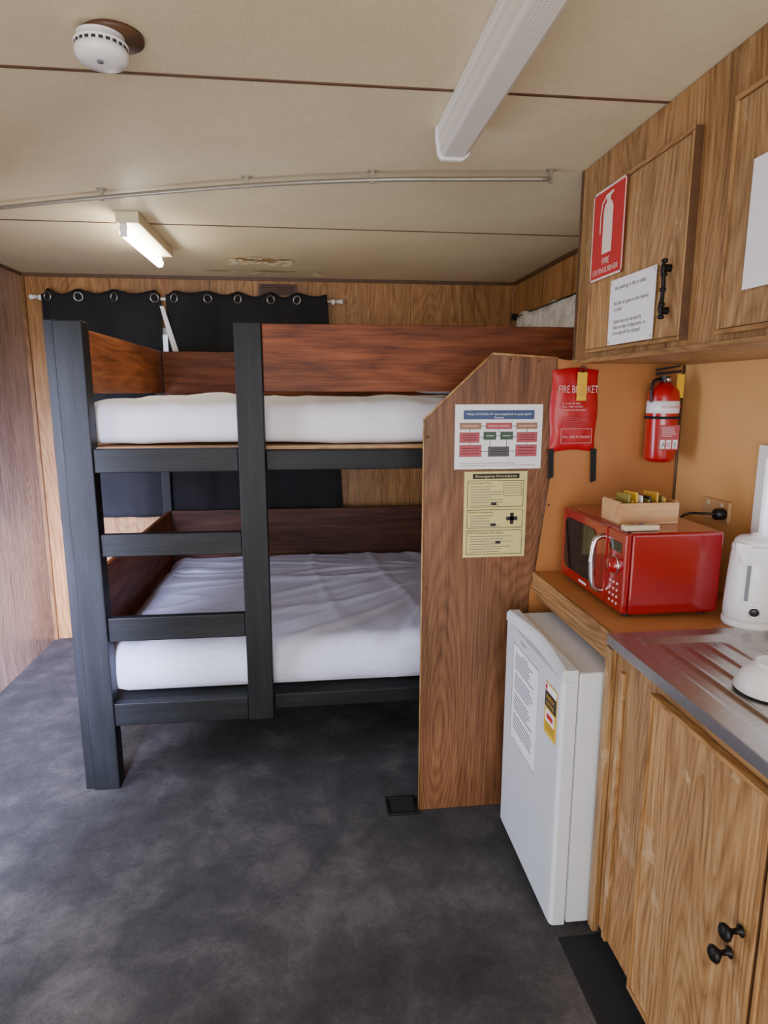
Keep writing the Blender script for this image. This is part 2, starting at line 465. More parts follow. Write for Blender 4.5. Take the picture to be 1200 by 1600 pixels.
# ---------------------------------------------------------------- bunk bed
bed = empty('bunk_bed', (-.2, 3.3, 0), 'black painted timber bunk bed with stained plywood guard boards and ladder', 'bunk bed')
YP = 2.49
MB().box(-.905, -.805, YP, YP+.075, 0, 1.858, m_black).build('post', parent=bed, bevel=.004)
MB().box(-.942, -.907, YP+.012, YP+.10, 0, 1.862, m_black).build('post', parent=bed, bevel=.004)
MB().box(-.272, -.170, YP, YP+.05, .272, 1.858, m_black).build('post', parent=bed, bevel=.004)
MB().box(-.94, -.88, 4.14, 4.165, 0, 1.86, m_black).build('post', parent=bed, bevel=.004)
MB().box(1.23, 1.30, 4.14, 4.22, 0, 1.86, m_black).build('post', parent=bed, bevel=.004)
MB().box(1.23, 1.30, YP, YP+.07, 0, 1.6, m_black).build('post', parent=bed, bevel=.004)
for z0, z1 in ((.978, 1.066), (.632, .730)):
    MB().box(-.804, -.273, YP+.012, YP+.047, z0, z1, m_black_x).build('rung', parent=bed, bevel=.004)
MB().box(-.804, -.273, YP+.006, YP+.05, 1.305, 1.395, m_black_x).build('rail', parent=bed, bevel=.004)
MB().box(-.169, 1.229, YP+.022, YP+.05, 1.305, 1.383, m_black_x).build('rail', parent=bed, bevel=.004)
MB().box(-.804, -.273, YP+.006, YP+.05, .275, .372, m_black_x).build('rail', parent=bed, bevel=.004)
MB().box(-.169, 1.229, YP+.030, YP+.05, .302, .366, m_black_x).build('rail', parent=bed, bevel=.004)
for z in (1.305, .275):
    MB().box(-.94, -.91, YP+.103, 4.138, z, z+.09, m_black_x).build('rail', parent=bed)
    MB().box(-.878, 1.228, 4.138, 4.162, z, z+.09, m_black_x).build('rail', parent=bed)
B('base_board', -.90, 1.22, YP+.052, 4.135, 1.385, 1.397, m_pine, parent=bed, label='raw plywood base')
B('base_board', -.90, 1.22, YP+.052, 4.135, .340, .358, m_black_x, parent=bed)
B('guard_board', -.168, 1.32, YP+.004, YP+.026, 1.607, 1.855, m_stain, parent=bed, bevel=.003, label='reddish stained plywood guard board')
B('guard_board', -.878, 1.228, 4.112, 4.135, 1.5, 1.85, m_stain, parent=bed, bevel=.003, label='reddish stained plywood back board')
B('guard_board', -.905, -.883, YP+.08, 4.11, 1.60, 1.852, m_stain_y, parent=bed, bevel=.003, label='reddish stained plywood end board')
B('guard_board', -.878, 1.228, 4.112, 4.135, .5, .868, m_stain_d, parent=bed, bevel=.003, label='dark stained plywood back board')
B('guard_board', -.905, -.883, YP+.08, 4.11, .50, .868, m_stain_y, parent=bed, bevel=.003, label='stained plywood end board')

def ridge(v): return 1-abs(noise.noise(v))*2
def d_up(p, d):
    a = noise.noise(Vector((p.x*1.6, p.y*1.8, 4)))*.010
    a += .003*noise.noise(Vector((p.x*6, p.y*6, p.z*6)))
    dz = 0
    if d.z < .75:
        a += .0035*noise.noise(Vector((p.x*9+p.z*6, 0, p.z*5)))
    else:
        a += .010*max(0, ridge(Vector((p.x*4, p.y*1.3, 9)))-.5)
        dz += .026*math.exp(-((p.x+.42)/.13)**2-((p.y-2.95)/.22)**2)+.015*math.exp(-((p.x-.35)/.1)**2-((p.y-2.8)/.2)**2)
    k = max(0, min(1, (p.z-1.42)/.12))
    dz -= .030*k*k*math.exp(-max(0, p.y-2.575)/.16)
    r_ = d*a+Vector((0, 0, dz))
    if r_.y < -.014: r_.y = -.014
    return r_
softbox(-.868, 1.2, 2.575, 4.085, 1.405, 1.582, .05, .018, m_sheet, d_up).build('mattress', label='upper bunk mattress wrapped in a white fitted sheet', category='mattress')
softbox(-.84, 1.19, 2.60, 4.07, .361, .525, .05, .06, m_sheet, lambda p, d: d*.0015).build('mattress', label='lower bunk double mattress with white sheet', category='mattress')
def d_low(p, d):
    a = 0
    if d.z > .5:
        dx_, dy_ = p.x-.9, p.y-3.7
        th = math.atan2(dy_, dx_); rr = math.hypot(dx_, dy_)
        a += .012*noise.noise(Vector((p.x*1.4, p.y*1.4, 0)))
        a += .010*max(0, ridge(Vector((th*4.0, rr*.9, 1)))-.62)/.38*min(1, rr/.5)
        a += .005*max(0, ridge(Vector((th*9, rr*1.2, 7)))-.70)/.30*min(1, rr/.7)
        a += .005*max(0, ridge(Vector((p.x*2.6, p.y*.8, 9)))-.7)/.3
        a += .0015*noise.noise(Vector((p.x*9, p.y*9, 2)))
    else:
        a += .010*noise.noise(Vector((p.x*3, p.y*4, p.z*3)))+.007*max(0, ridge(Vector((p.x*2.2+p.z*6, p.y*3, 2)))-.5)
    r_ = d*max(a, -.006)
    if p.z < .43: r_ += Vector((0, 0, .008*noise.noise(Vector((p.x*3, p.y*3, 7)))-.004))
    if d.y < -.5 and p.z < .5: r_ += Vector((0, -.006, 0))
    if r_.y < -.016: r_.y = -.016
    return r_
softbox(-.872, 1.21, 2.565, 4.10, .374, .574, .085, .014, m_waffle, d_low, True).build('waffle_blanket', label='white waffle-weave cotton blanket tucked over the lower bunk', category='blanket')

def pillow(cx, cy, cz, w, l, h, name, label):
    mb = MB(); vs = []; fs = []; n = 18
    for top in (1, -1):
        for i in range(n+1):
            for j in range(n+1):
                u = -1+2*i/n; v_ = -1+2*j/n
                t = ((1-u**4)*(1-v_**4))**.5
                k = 1-.06*(abs(u*v_))
                vs.append((cx+u*w/2*k, cy+v_*l/2*k, cz+top*h/2*t+.004*noise.noise(Vector((u*3, v_*3, top)))))
    def I(t, i, j): return t*(n+1)**2+i*(n+1)+j
    for i in range(n):
        for j in range(n):
            fs.append((I(0, i, j), I(0, i+1, j), I(0, i+1, j+1), I(0, i, j+1)))
            fs.append((I(1, i, j), I(1, i, j+1), I(1, i+1, j+1), I(1, i+1, j)))
    mb.add(vs, fs, m_sheet, True)
    mb.build(name, label=label, category='pillow')
pillow(.72, 3.0, 1.655, .52, .62, .12, 'pillow', 'plump white pillow at the head of the upper bunk')

# ---------------------------------------------------------------- partition
part = empty('partition', (.6, 2.225, 0), 'oak-look laminate partition panel with angled top corner at bunk end', 'partition')
poly = [(.392, 0), (.80, 0), (.80, .87), (.815, .95), (.868, 1.40), (.868, 1.722), (.634, 1.735), (.396, 1.511)]
MB().prism(poly, 1, 2.215, 2.235, m_part).build('panel', parent=part, bevel=.002)
edge = MB().tube([(.392, 2.212, 0), (.396, 2.212, 1.511)], .003, m_oak2, sub=1).tube([(.396, 2.212, 1.511), (.634, 2.212, 1.735)], .004, m_oak2, sub=1).tube([(.634, 2.212, 1.735), (.868, 2.212, 1.722)], .004, m_oak2, sub=1)
edge.build('edge_strip', parent=part, label='pale worn edging')
for x, z in ((.70, 1.715), (.80, 1.71), (.86, 1.2), (.41, 1.45), (.41, .9)):
    MB().lathe([(.0045, 0), (.004, .0015), (0, .002)], (x, 2.2148, z), m_dkbrown, 12, (0, -1, 0)).build('screw_head', parent=part, label='small dark screw head')
poly = [(.802, 0), (1.348, 0), (1.348, 1.70), (.90, 1.715), (.870, 1.72), (.870, 1.40), (.817, .95), (.802, .868)]
wl = MB().prism(poly, 1, 2.217, 2.235, m_orange).build('wall_lining', label='orange laminate end lining above the bench', category='wall lining')
MB().tube([(1.340, 2.212, .952), (1.340, 2.212, 1.698)], .004, m_dkbrown, 8, 1).build('corner_bead', parent=wl, label='dark brown corner bead')
MB().tube([(.817, 2.2135, .952), (.869, 2.2135, 1.40)], .003, m_dkbrown, 8, 1).build('edge_strip', parent=wl, label='dark brown edge strip')
mb = MB().box(.27, .388, 2.19, 2.20, 0, .008, m_bk).box(.27, .388, 2.29, 2.30, 0, .008, m_bk).box(.27, .28, 2.2, 2.29, 0, .008, m_bk).box(.378, .388, 2.2, 2.29, 0, .008, m_bk).box(.28, .378, 2.2, 2.29, 0, .003, m_void)
mb.build('floor_frame', label='small flush black frame plate by the partition foot', category='vent', bevel=.001)  # thin black frame around a darker inset plate

# flow-chart notice
n1 = B('notice', .506, .822, 2.2125, 2.2135, 1.335, 1.562, m_paper, label='white laminated flow-chart notice taped to the partition', category='notice')
P = Print((.506, 2.2125, 1.335), (1, 0, 0))
P.rect(.03, .175, .256, .032, m_pblue)
P.text('What if COVID-19 was suspected in your park?', .158, .190, .011, m_paper, fit=.235, align='C')
P.text('Response', .158, .179, .009, m_paper, align='C')
for x, y, w, h, m in ((.018, .142, .075, .02, m_pbrown), (.112, .142, .092, .02, m_pred2), (.222, .142, .075, .02, m_pbrown),
                      (.018, .095, .07, .034, m_pred2), (.104, .105, .044, .026, m_pgreen), (.165, .105, .044, .026, m_pgreen), (.225, .095, .073, .034, m_pred2),
                      (.018, .045, .078, .04, m_pred2), (.122, .045, .075, .034, m_dgrey), (.222, .045, .076, .04, m_pred2)):
    P.rect(x-.001, y-.001, w+.002, h+.002, m_ink, 1); P.rect(x, y, w, h, m, 2)
    k = 1 if h < .03 else 3
    for i in range(k): P.rect(x+.008, y+h-(i+1)*h/(k+1)-.001, w-.016, .002, m_paper if k == 1 else m_ink, 3)
for a in ((.093, .151, .019, .002), (.204, .151, .018, .002), (.088, .112, .016, .002), (.148, .117, .017, .002), (.209, .112, .016, .002), (.096, .062, .026, .002), (.197, .062, .025, .002), (.158, .131, .002, .011), (.053, .129, .002, .013), (.26, .129, .002, .013), (.126, .079, .002, .026), (.187, .079, .002, .026), (.053, .085, .002, .01), (.26, .085, .002, .01)):
    P.rect(*a, m_ink, 1)
P.rect(.02, .012, .276, .0015, m_pbrown).rect(.02, .02, .2, .0015, m_grey)
P.done(n1)
# cream emergency notice
n2 = B('notice', .544, .775, 2.2125, 2.2135, 1.012, 1.326, m_cpaper, label='cream emergency procedures notice pinned to the partition', category='notice')
P = Print((.544, 2.2125, 1.012), (1, 0, 0))
P.rect(.03, .288, .172, .018, m_ink).text('Emergency Procedures', .116, .293, .012, m_cpaper, fit=.15, align='C')
def frame(P, x, y, w, h, t, m):
    P.rect(x, y, w, t, m).rect(x, y+h-t, w, t, m).rect(x, y, t, h, m).rect(x+w-t, y, t, h, m)
for y, h, tt in ((.185, .097, 'In the case of Fire'), (.108, .068, 'Medical Emergencies'), (.01, .090, 'After Emergency Information')):
    frame(P, .012, y, .207, h, .002, m_ink)
    P.text(tt, .018, y+h-.013, .011, m_ink)
    for i in range(int((h-.02)/.0095)):
        P.rect(.024, y+h-.024-i*.0095, random.uniform(.07, .13) if y > .1 else random.uniform(.11, .18), .0022, m_grey)
frame(P, .145, .225, .066, .048, .0015, m_ink)
for i in range(4): P.rect(.150, .262-i*.009, .055, .002, m_grey)
P.rect(.172, .121, .014, .042, m_ink).rect(.158, .135, .042, .014, m_ink)
P.rect(.10, .192, .02, .009, m_ink).rect(.10, .115, .02, .009, m_ink).rect(.12, .05, .02, .009, m_ink)
P.done(n2)

# ---------------------------------------------------------------- fire blanket
fb = empty('fire_blanket', (.933, 2.2, 1.39), 'red vinyl fire blanket pouch hung on the bench end lining', 'fire blanket')
mb = MB(); vs = []; fs = []; nx, nz = 18, 26
for side in (0, 1):
    for i in range(nx+1):
        for j in range(nz+1):
            u = i/nx; v_ = j/nz; t = (math.sin(math.pi*min(1, max(0, u)))*math.sin(math.pi*v_))**.4 if 0 < i < nx and 0 < j < nz else 0
            y = 2.2095-(.024*t+.008*noise.noise(Vector((u*4, v_*5, 0)))*t if side == 0 else -.001)
            vs.append((.848+.172*u+.006*math.sin(v_*9)*(.5-u), y, 1.397+.288*v_-.004*math.cos(u*6)))
def I(s, i, j): return s*(nx+1)*(nz+1)+i*(nz+1)+j
for i in range(nx):
    for j in range(nz):
        fs.append((I(0, i, j), I(0, i+1, j), I(0, i+1, j+1), I(0, i, j+1))); fs.append((I(1, i, j), I(1, i, j+1), I(1, i+1, j+1), I(1, i+1, j)))
mb.add(vs, fs, m_redv, True); mb.build('pouch', parent=fb)
P = Print((.848, 2.1765, 1.397), (1, 0, 0))
P.text('FIRE BLANKET', .086, .205, .036, m_pinkp, fit=.142, align='C')
for i in range(3): P.text(('IN CASE OF FIRE', 'PULL TABS DOWN', 'TO RELEASE BLANKET')[i], .03, .165-i*.011, .009, m_pinkp)
P.rect(.03, .08, .112, .0012, m_pinkp).rect(.03, .03, .112, .0012, m_pinkp).rect(.03, .03, .0012, .05, m_pinkp).rect(.142, .03, .0012, .05, m_pinkp)
for i in range(6): P.rect(.035, .118-i*.006, random.uniform(.05, .1), .0015, m_pred2)
P.text('PULL TABS TO RELEASE', .086, .048, .012, m_pinkp, fit=.10, align='C')
P.done(fb)
for x0, x1, l in ((.842, .862, .10), (1.0, 1.022, .115)):
    mb = MB(); mb.prism([(x0, 1.405), (x1, 1.405), (x1+.004, 1.405-l), (x0+.006, 1.405-l-.008)], 1, 2.196, 2.199, m_rub); mb.build('pull_strap', parent=fb, label='black webbing strap')
MB().box(.925, .960, 2.168, 2.170, 1.575, 1.672, m_yel).box(.932, .953, 2.1665, 2.168, 1.59, 1.63, m_gold).build('inspection_tag', parent=fb, label='yellow inspection tag', bevel=.001)
MB().torus((.943, 2.168, 1.682), .010, .0018, m_bk, (0, 1, 0)).build('hook', parent=fb)

# ---------------------------------------------------------------- fire extinguisher
ex = empty('fire_extinguisher', (1.232, 2.15, 1.36), 'small red fire extinguisher with white band hung on bracket', 'fire extinguisher')
o = (1.232, 2.145, 1.362)
MB().lathe([(0, 0), (.040, 0), (.050, .006), (.053, .016), (.053, .225), (.050, .245), (.040, .262), (.024, .272), (.02, .276), (0, .276)], o, m_redx, 48).build('cylinder', parent=ex)
MB().lathe([(.0535, .170), (.0539, .170), (.0539, .212), (.0535, .212)], o, m_paper, 48).build('label_band', parent=ex, label='white band')
P = Print((1.232-.05, 2.0905, 1.362), (1, 0, 0))
P.text('FIRE EXTINGUISHER', .05, .187, .014, m_pred, fit=.070, align='C', l=0)
P.rect(.014, .045, .072, .085, m_pred2, 0)
P.rect(.018, .05, .018, .03, m_paper, 1).rect(.041, .05, .018, .03, m_paper, 1).rect(.064, .05, .018, .03, m_paper, 1)
P.text('A', .022, .055, .024, m_pgreen, 2).text('B', .045, .055, .022, m_pred, 2).text('E', .069, .055, .022, m_pblue, 2)
for i in range(5): P.rect(.022, .12-i*.007, random.uniform(.03, .055), .002, m_paper, 1)
P.done(ex)
MB().torus((o[0], o[1], o[2]+.155), .055, .005, m_rub, (0, 0, 1)).box(o[0]-.014, o[0]+.014, 2.2, 2.216, 1.40, 1.62, m_rub).build('bracket', parent=ex, label='black mounting bracket')
mb = MB().cyl((o[0], o[1], 1.637), .017, .022, m_bk)
mb.prism([(1.20, 1.66), (1.285, 1.672), (1.287, 1.68), (1.20, 1.672)], 1, 2.137, 2.153, m_bk)
mb.prism([(1.20, 1.676), (1.28, 1.690), (1.282, 1.697), (1.20, 1.684)], 1, 2.137, 2.153, m_bk)
mb.cyl((o[0], 2.125, 1.648), .010, .008, m_chrome, axis=(0, -1, 0))
mb.tube([(1.215, 2.145, 1.65), (1.185, 2.135, 1.64), (1.178, 2.13, 1.60), (1.180, 2.13, 1.57)], .005, m_bk)
mb.build('valve', parent=ex, label='black squeeze-lever valve with gauge')
MB().box(1.262, 1.288, 2.118, 2.120, 1.585, 1.665, m_yel).build('inspection_tag', parent=ex, label='yellow inspection tag')

# ---------------------------------------------------------------- upper cabinet
uc = empty('wall_cabinet', (1.1, 1.0, 1.70), 'long oak-look wall cabinet with framed doors under the ceiling', 'cabinet')
mb = MB().box(.90, XR-.002, -.6, 2.15, 1.70, 2.308, m_oak)
mb.build('body', parent=uc, bevel=.003)
B('edge_strip', .894, .90, -.6, 2.152, 1.698, 1.712, m_oak_y, parent=uc)
B('edge_strip', .896, .901, 2.140, 2.153, 1.712, 2.306, m_dkbrown, parent=uc)
def cabdoor(y0, y1, z0, z1, xf, parent, near=True):
    d = MB().box(xf+.006, xf+.022, y0+.012, y1-.012, z0+.012, z1-.012, m_oak2)
    d = d.build('door', parent=parent)
    f = .010
    mb = MB()
    mb.box(xf, xf+.022, y0, y1, z0, z0+f, m_oak_y).box(xf, xf+.022, y0, y1, z1-f, z1, m_oak_y)
    mb.box(xf, xf+.022, y0, y0+f, z0+f, z1-f, m_oak).box(xf, xf+.022, y1-f, y1, z0+f, z1-f, m_oak)
    mb.build('moulding', parent=d, bevel=.002)
    if near: B('edge_strip', xf+.003, xf+.0235, y0-.002, y0, z0, z1, m_dkbrown, parent=d, label='dark strip painting the shade on the door edge')  # shade on the near door edge, put in as a dark brown strip
    return d
d1 = cabdoor(1.485, 2.01, 1.725, 2.195, .876, uc)
d2 = cabdoor(.80, 1.345, 1.725, 2.195, .876, uc)
d3 = cabdoor(.1, .70, 1.725, 2.195, .876, uc)
mb = MB()
hx = .866
mb.tube([(hx, 1.55, 1.782), (hx-.003, 1.55, 1.80), (hx, 1.55, 1.83), (hx, 1.55, 1.87), (hx-.003, 1.55, 1.90), (hx, 1.55, 1.920)], [.004, .006, .005, .005, .006, .004], m_iron)
for z in (1.785, 1.815, 1.85, 1.885, 1.917): mb.lathe([(0, -.006), (.007, -.004), (.008, 0), (.007, .004), (0, .006)], (hx, 1.55, z), m_iron, 16)
for z in (1.80, 1.90): mb.cyl((.8825, 1.55, z), .009, .018, m_iron, axis=(-1, 0, 0))
mb.build('handle', parent=d1, label='black wrought-iron pull handle')
sg = B('safety_sign', .8738, .8750, 1.79, 1.995, 1.935, 2.188, m_pred, label='red fire extinguisher sign with white pictogram', category='sign')
m_signw = plain('sign_faded_white', (226, 206, 196), .6, var=.04)
P = Print((.8738, 1.995, 1.935), (0, -1, 0))
frame(P, 0, 0, .205, .253, .006, m_signw)
bx = .1025
body = [(bx-.030, .07), (bx+.030, .07)]+[(bx+.030*math.cos(a), .185+.03*math.sin(a)) for a in [i*math.pi/10 for i in range(11)]]
P.poly(body, m_signw, 1)
P.poly([(bx-.012, .212), (bx+.012, .212), (bx+.012, .224), (bx+.03, .230), (bx+.03, .236), (bx-.02, .232), (bx-.02, .222), (bx-.012, .222)], m_signw, 2)
P.poly([(bx-.02, .228), (bx-.042, .215), (bx-.050, .18), (bx-.050, .13), (bx-.044, .13), (bx-.044, .18), (bx-.037, .21), (bx-.02, .222)], m_signw, 2)
P.text('FIRE', bx, .040, .026, m_signw, align='C').text('EXTINGUISHER', bx, .016, .022, m_signw, fit=.16, align='C')
P.done(sg)
nt_ = B('notice', .8738, .8750, 1.60, 1.85, 1.738, 1.918, m_paper, label='white typed house-rules notice screwed to cabinet door', category='notice')
P = Print((.8738, 1.85, 1.738), (0, -1, 0))
for t, y in (('No smoking or fish in cabin.', .150), ('No fish or game to be cleaned', .108), ('in cabin.', .092), ('Cabin must be vacated by', .058), ('10am on day of departure, or', .042), ('extra day will be charged.', .026)):
    P.text(t, .03, y, .0155, m_ink, 1)
for x in (.008, .242):
    for y in (.008, .172): P.mb.lathe([(0, .0015), (.003, .001), (.0035, 0)], P.P(x, y, 0), m_steel, 12, (-1, 0, 0))
P.done(nt_)
B('notice', .8738, .8750, .99, 1.262, 1.805, 2.05, m_paper, label='white paper notice fixed to second cabinet door', category='notice')

# ---------------------------------------------------------------- bench / base cabinet
XC, ZT = .81, .95
wt = empty('countertop', (1.08, 1.9, ZT-.03), 'orange laminate countertop with oak front edge', 'countertop')
B('surface', XC+.012, XR-.008, 1.585, 2.213, ZT-.025, ZT, m_orange, parent=wt, bevel=.002)
B('front_edge', XC, XC+.011, 1.585, 2.213, ZT-.07, ZT+.001, m_oak_y, parent=wt, bevel=.002, label='oak front edge band')
bc = empty('base_cabinet', (1.07, .8, 0), 'oak-look base cabinet with fridge recess under the sink', 'cabinet')
mb = MB()
mb.box(XC+.004, XC+.022, 1.345, 1.575, .06, ZT-.03, m_oak)
mb.box(XC+.004, XC+.022, -.6, 1.345, ZT-.055, ZT-.03, m_oak_y)
mb.box(XC+.004, XC+.022, -.6, 1.345, .06, .09, m_oak_y)
mb.box(XC+.03, XR-.01, 1.555, 1.575, .06, ZT-.03, m_oak)
mb.box(XC+.022, XC+.04, -.6, 1.345, .09, ZT-.06, m_oak)
mb.box(XC+.05, XC+.06, -.6, 1.575, 0, .06, m_rub)
mb.box(XC+.02, XC+.032, 1.585, 2.213, ZT-.10, ZT-.071, m_oak_y)
mb.build('body', parent=bc, bevel=.002)
B('moulding', XC-.006, XC+.004, 1.49, 1.51, .06, ZT-.075, m_oak2, parent=bc, bevel=.002)
B('moulding', XC-.014, XC+.004, 1.548, 1.580, .04, ZT-.03, m_oak2, parent=bc, bevel=.002)
bd = cabdoor(.925, 1.335, .075, .90, XC-.02, bc)
bd2 = cabdoor(.45, .915, .075, .90, XC-.02, bc)
def knob(y, z, par):
    MB().lathe([(.011, 0), (.012, .002), (.006, .006), (.005, .018), (.010, .024), (.016, .030), (.017, .035), (.012, .040), (0, .042)], (XC-.018, y, z), m_iron, 28, (-1, 0, 0)).build('knob', parent=par, label='black turned knob')
knob(.985, .53, bd); knob(.962, .60, bd)
B('rubber_mat', .705, .855, .3, 1.575, 0, .004, m_rub, label='black rubber strip along base cabinet foot', category='mat')

# sink top
sk = empty('sink', (1.05, 1.0, ZT), 'stainless steel sink top with ribbed drainboard', 'sink')
vs = []; fs = []
x0, x1, y0, y1 = XC-.012, XR-.012, .35, 1.578
NX, NY = 110, 80
def sinkz(x, y):
    z = ZT+.005
    ix0, ix1, iy0, iy1 = x0+.06, x1-.05, y0+.05, y1-.05
    d = min(x-ix0, ix1-x, iy1-y)
    z -= .010*min(1, max(0, d/.012))
    if d > .02 and y > .82:
        q = ((x-ix0-.03)/.058) % 1
        g = math.exp(-((q-.5)/.13)**2)
        z += .005*g*min(1, (iy1-y)/.06)*(1 if y < iy1-.04 else 0)
    bx = min(x-(x0+.09), (x1-.08)-x, .78-y, y-.42)
    if bx > 0: z -= .15*min(1, bx/.04)
    return z
for i in range(NX+1):
    for j in range(NY+1):
        x = x0+(x1-x0)*i/NX; y = y0+(y1-y0)*j/NY
        vs.append((x, y, sinkz(x, y)))
for i in range(NX):
    for j in range(NY): fs.append((i*(NY+1)+j, (i+1)*(NY+1)+j, (i+1)*(NY+1)+j+1, i*(NY+1)+j+1))
mb = MB().add(vs, fs, m_steel, True)
mb.build('sink_basin', parent=sk)
MB().box(x0-.001, x0+.003, y0, y1, ZT-.025, ZT+.0045, m_steel).box(x0, x1, y1-.002, y1+.002, ZT-.02, ZT+.0045, m_steel).build('rim', parent=sk, bevel=.001)
mb = MB().lathe([(.074, 0), (.075, .003), (.068, .022), (.055, .044), (.038, .057), (.035, .058), (.035, .066), (.031, .066), (.030, .059), (0, .059)], (1.01, 1.225, ZT+.0003), m_white, 48)
mb.build('bowl', label='white ceramic bowl upside down on the drainboard', category='bowl')

# ---------------------------------------------------------------- fridge
fr = empty('bar_fridge', (.9, 1.86, 0), 'white bar fridge standing in the bench recess', 'fridge')
FX, FY0, FY1, FZ = .683, 1.592, 2.108, .838
B('body', FX+.052, 1.16, FY0+.004, FY1-.004, .03, FZ-.006, m_whitep, parent=fr, bevel=.006)
mb = MB()
pr = [(FX+.046, FY0), (FX+.010, FY0), (FX+.001, FY0+.010)]+[(FX, FY0+.03)]+[(FX, FY1-.03), (FX+.001, FY1-.010), (FX+.010, FY1), (FX+.046, FY1)]
mb.prism(pr, 2, .03, FZ-.03, m_whitep)
dr = mb.build('door', parent=fr, bevel=.002)
B('gasket', FX+.046, FX+.052, FY0+.01, FY1-.01, .05, FZ-.02, plain('gasket_grey', (130, 130, 130), .7), parent=fr)
vs = []; fs = []; k = 24
for i in range(k+1):
    t = i/k; y = FY0+(FY1-FY0)*t; dip = .026*math.sin(math.pi*t)**1.2
    for X, Z in ((FX+.046, FZ-.03), (FX+.046, FZ+.006), (FX+.010+dip, FZ+.006), (FX+dip*1.0, FZ-.003), (FX+dip*.6, FZ-.03)):
        vs.append((X, y, Z))
for i in range(k):
    for j in range(5): fs.append((i*5+j, i*5+(j+1) % 5, (i+1)*5+(j+1) % 5, (i+1)*5+j))
fs.append((0, 1, 2, 3, 4)); fs.append(tuple(k*5+j for j in range(5)))
MB().add(vs, fs, m_whitep).build('handle', parent=dr, label='scooped white handle lip', bevel=.002)
for x in (FX+.09, 1.10):
    for y in (FY0+.05, FY1-.05):
        MB().cyl((x, y, 0), .016, .031, m_bk, 20).build('foot', parent=fr)
pn = B('notice', FX-.0022, FX-.001, 1.765, 2.010, .42, .765, m_paper, label='printed white paper sheet taped to fridge door', category='notice')
P = Print((FX-.0022, 2.010, .42), (0, -1, 0))
frame(P, 0, 0, .245, .345, .0018, m_grey)
for i in range(23):
    if i % 6 == 5: continue
    P.rect(.024, .312-i*.0122, random.uniform(.13, .19), .0042, m_grey)
P.text('Welcome', .122, .322, .014, m_ink, align='C')
P.done(pn)
en = B('energy_label', FX-.0022, FX-.001, 1.618, 1.708, .605, .765, m_yel, label='yellow black and white energy rating sticker on fridge', category='sticker')
P = Print((FX-.0022, 1.708, .615), (0, -1, 0))
P.rect(.002, .125, .02, .022, m_paper).rect(.022, .125, .066, .022, m_paper).rect(.004, .128, .014, .014, m_pred, 2)
P.rect(.002, .075, .086, .048, m_ink)
P.text('ENERGY', .045, .102, .017, m_yel, align='C').text('RATING', .045, .083, .017, m_yel, align='C')
P.rect(.012, .032, .066, .036, m_paper).rect(.022, .042, .046, .016, m_pred, 2)
for i in range(3): P.rect(.01, .024-i*.008, .07, .002, m_ink)
P.done(en)
P = Print((FX-.0006, 1.94, .785), (0, -1, 0)); P.text('Hisense', 0, 0, .016, m_grey); P.done(dr, 'logo')

# ---------------------------------------------------------------- microwave
mw = empty('microwave', (1.03, 1.92, ZT), 'glossy red retro microwave oven on the orange countertop', 'microwave')
MX0, MX1, MY0, MY1, MZ0, MZ1 = .893, 1.190, 1.685, 2.145, ZT+.012, 1.207
B('body', MX0+.016, MX1, MY0, MY1, MZ0, MZ1, m_red, parent=mw, bevel=.010, bseg=4)
md = B('door', MX0-.004, MX0+.014, MY0+.115, MY1, MZ0+.004, MZ1-.002, m_red, parent=mw, bevel=.006, bseg=3)
mb = MB()
cy, cz, hw, hh = (MY0+.115+MY1)/2+.022, (MZ0+MZ1)/2+.006, .122, .088
pts = []
for qx, qy in ((1, 1), (-1, 1), (-1, -1), (1, -1)):
    for i in range(6):
        a = math.atan2(qy, qx)-math.pi/4+i*math.pi/10
        pts.append((cy+qx*(hw-.03)+.03*math.cos(a), cz+qy*(hh-.03)+.03*math.sin(a)))
mb.prism(pts, 0, MX0-.0065, MX0-.003, m_glass); mb.build('window', parent=md, label='dark glass window', bevel=.001)
hy = MY0+.142
MB().tube([(MX0-.003, hy, MZ0+.035), (MX0-.030, hy, MZ0+.05), (MX0-.038, hy, MZ0+.12), (MX0-.038, hy, MZ0+.14), (MX0-.030, hy, MZ1-.05), (MX0-.003, hy, MZ1-.035)], .0085, m_chrome, 14).build('handle', parent=md, label='chrome bow handle')
cp = B('control_panel', MX0-.004, MX0+.014, MY0+.002, MY0+.112, MZ0+.004, MZ1-.002, m_red, parent=mw, bevel=.005)
B('display', MX0-.006, MX0-.0035, MY0+.022, MY0+.092, MZ1-.062, MZ1-.032, m_glass, parent=cp, bevel=.001)
MB().lathe([(.026, 0), (.026, .006), (.021, .010), (.019, .022), (0, .023)], (MX0-.004, MY0+.057, MZ1-.105), m_red, 32, (-1, 0, 0)).torus((MX0-.006, MY0+.057, MZ1-.105), .026, .003, m_chrome, (1, 0, 0)).build('dial', parent=cp, label='red dial with chrome ring')
for r_ in range(4):
    for c_ in range(3):
        MB().lathe([(.004, 0), (.004, .002), (0, .0026)], (MX0-.004, MY0+.035+.022*c_, MZ0+.028+.020*r_), m_pinkp, 14, (-1, 0, 0)).build('button', parent=cp, label='small pale round button')
P = Print((MX0-.0045, 1.985, MZ0+.018), (0, -1, 0))
for i in range(7): P.rect(i*.0085, 0, .006, .008, m_paper)
P.done(md, 'logo')
for x in (MX0+.03, MX1-.03):
    for y in (MY0+.04, MY1-.04): MB().cyl((x, y, ZT+.0003), .013, .012, m_bk, 16).build('foot', parent=mw)

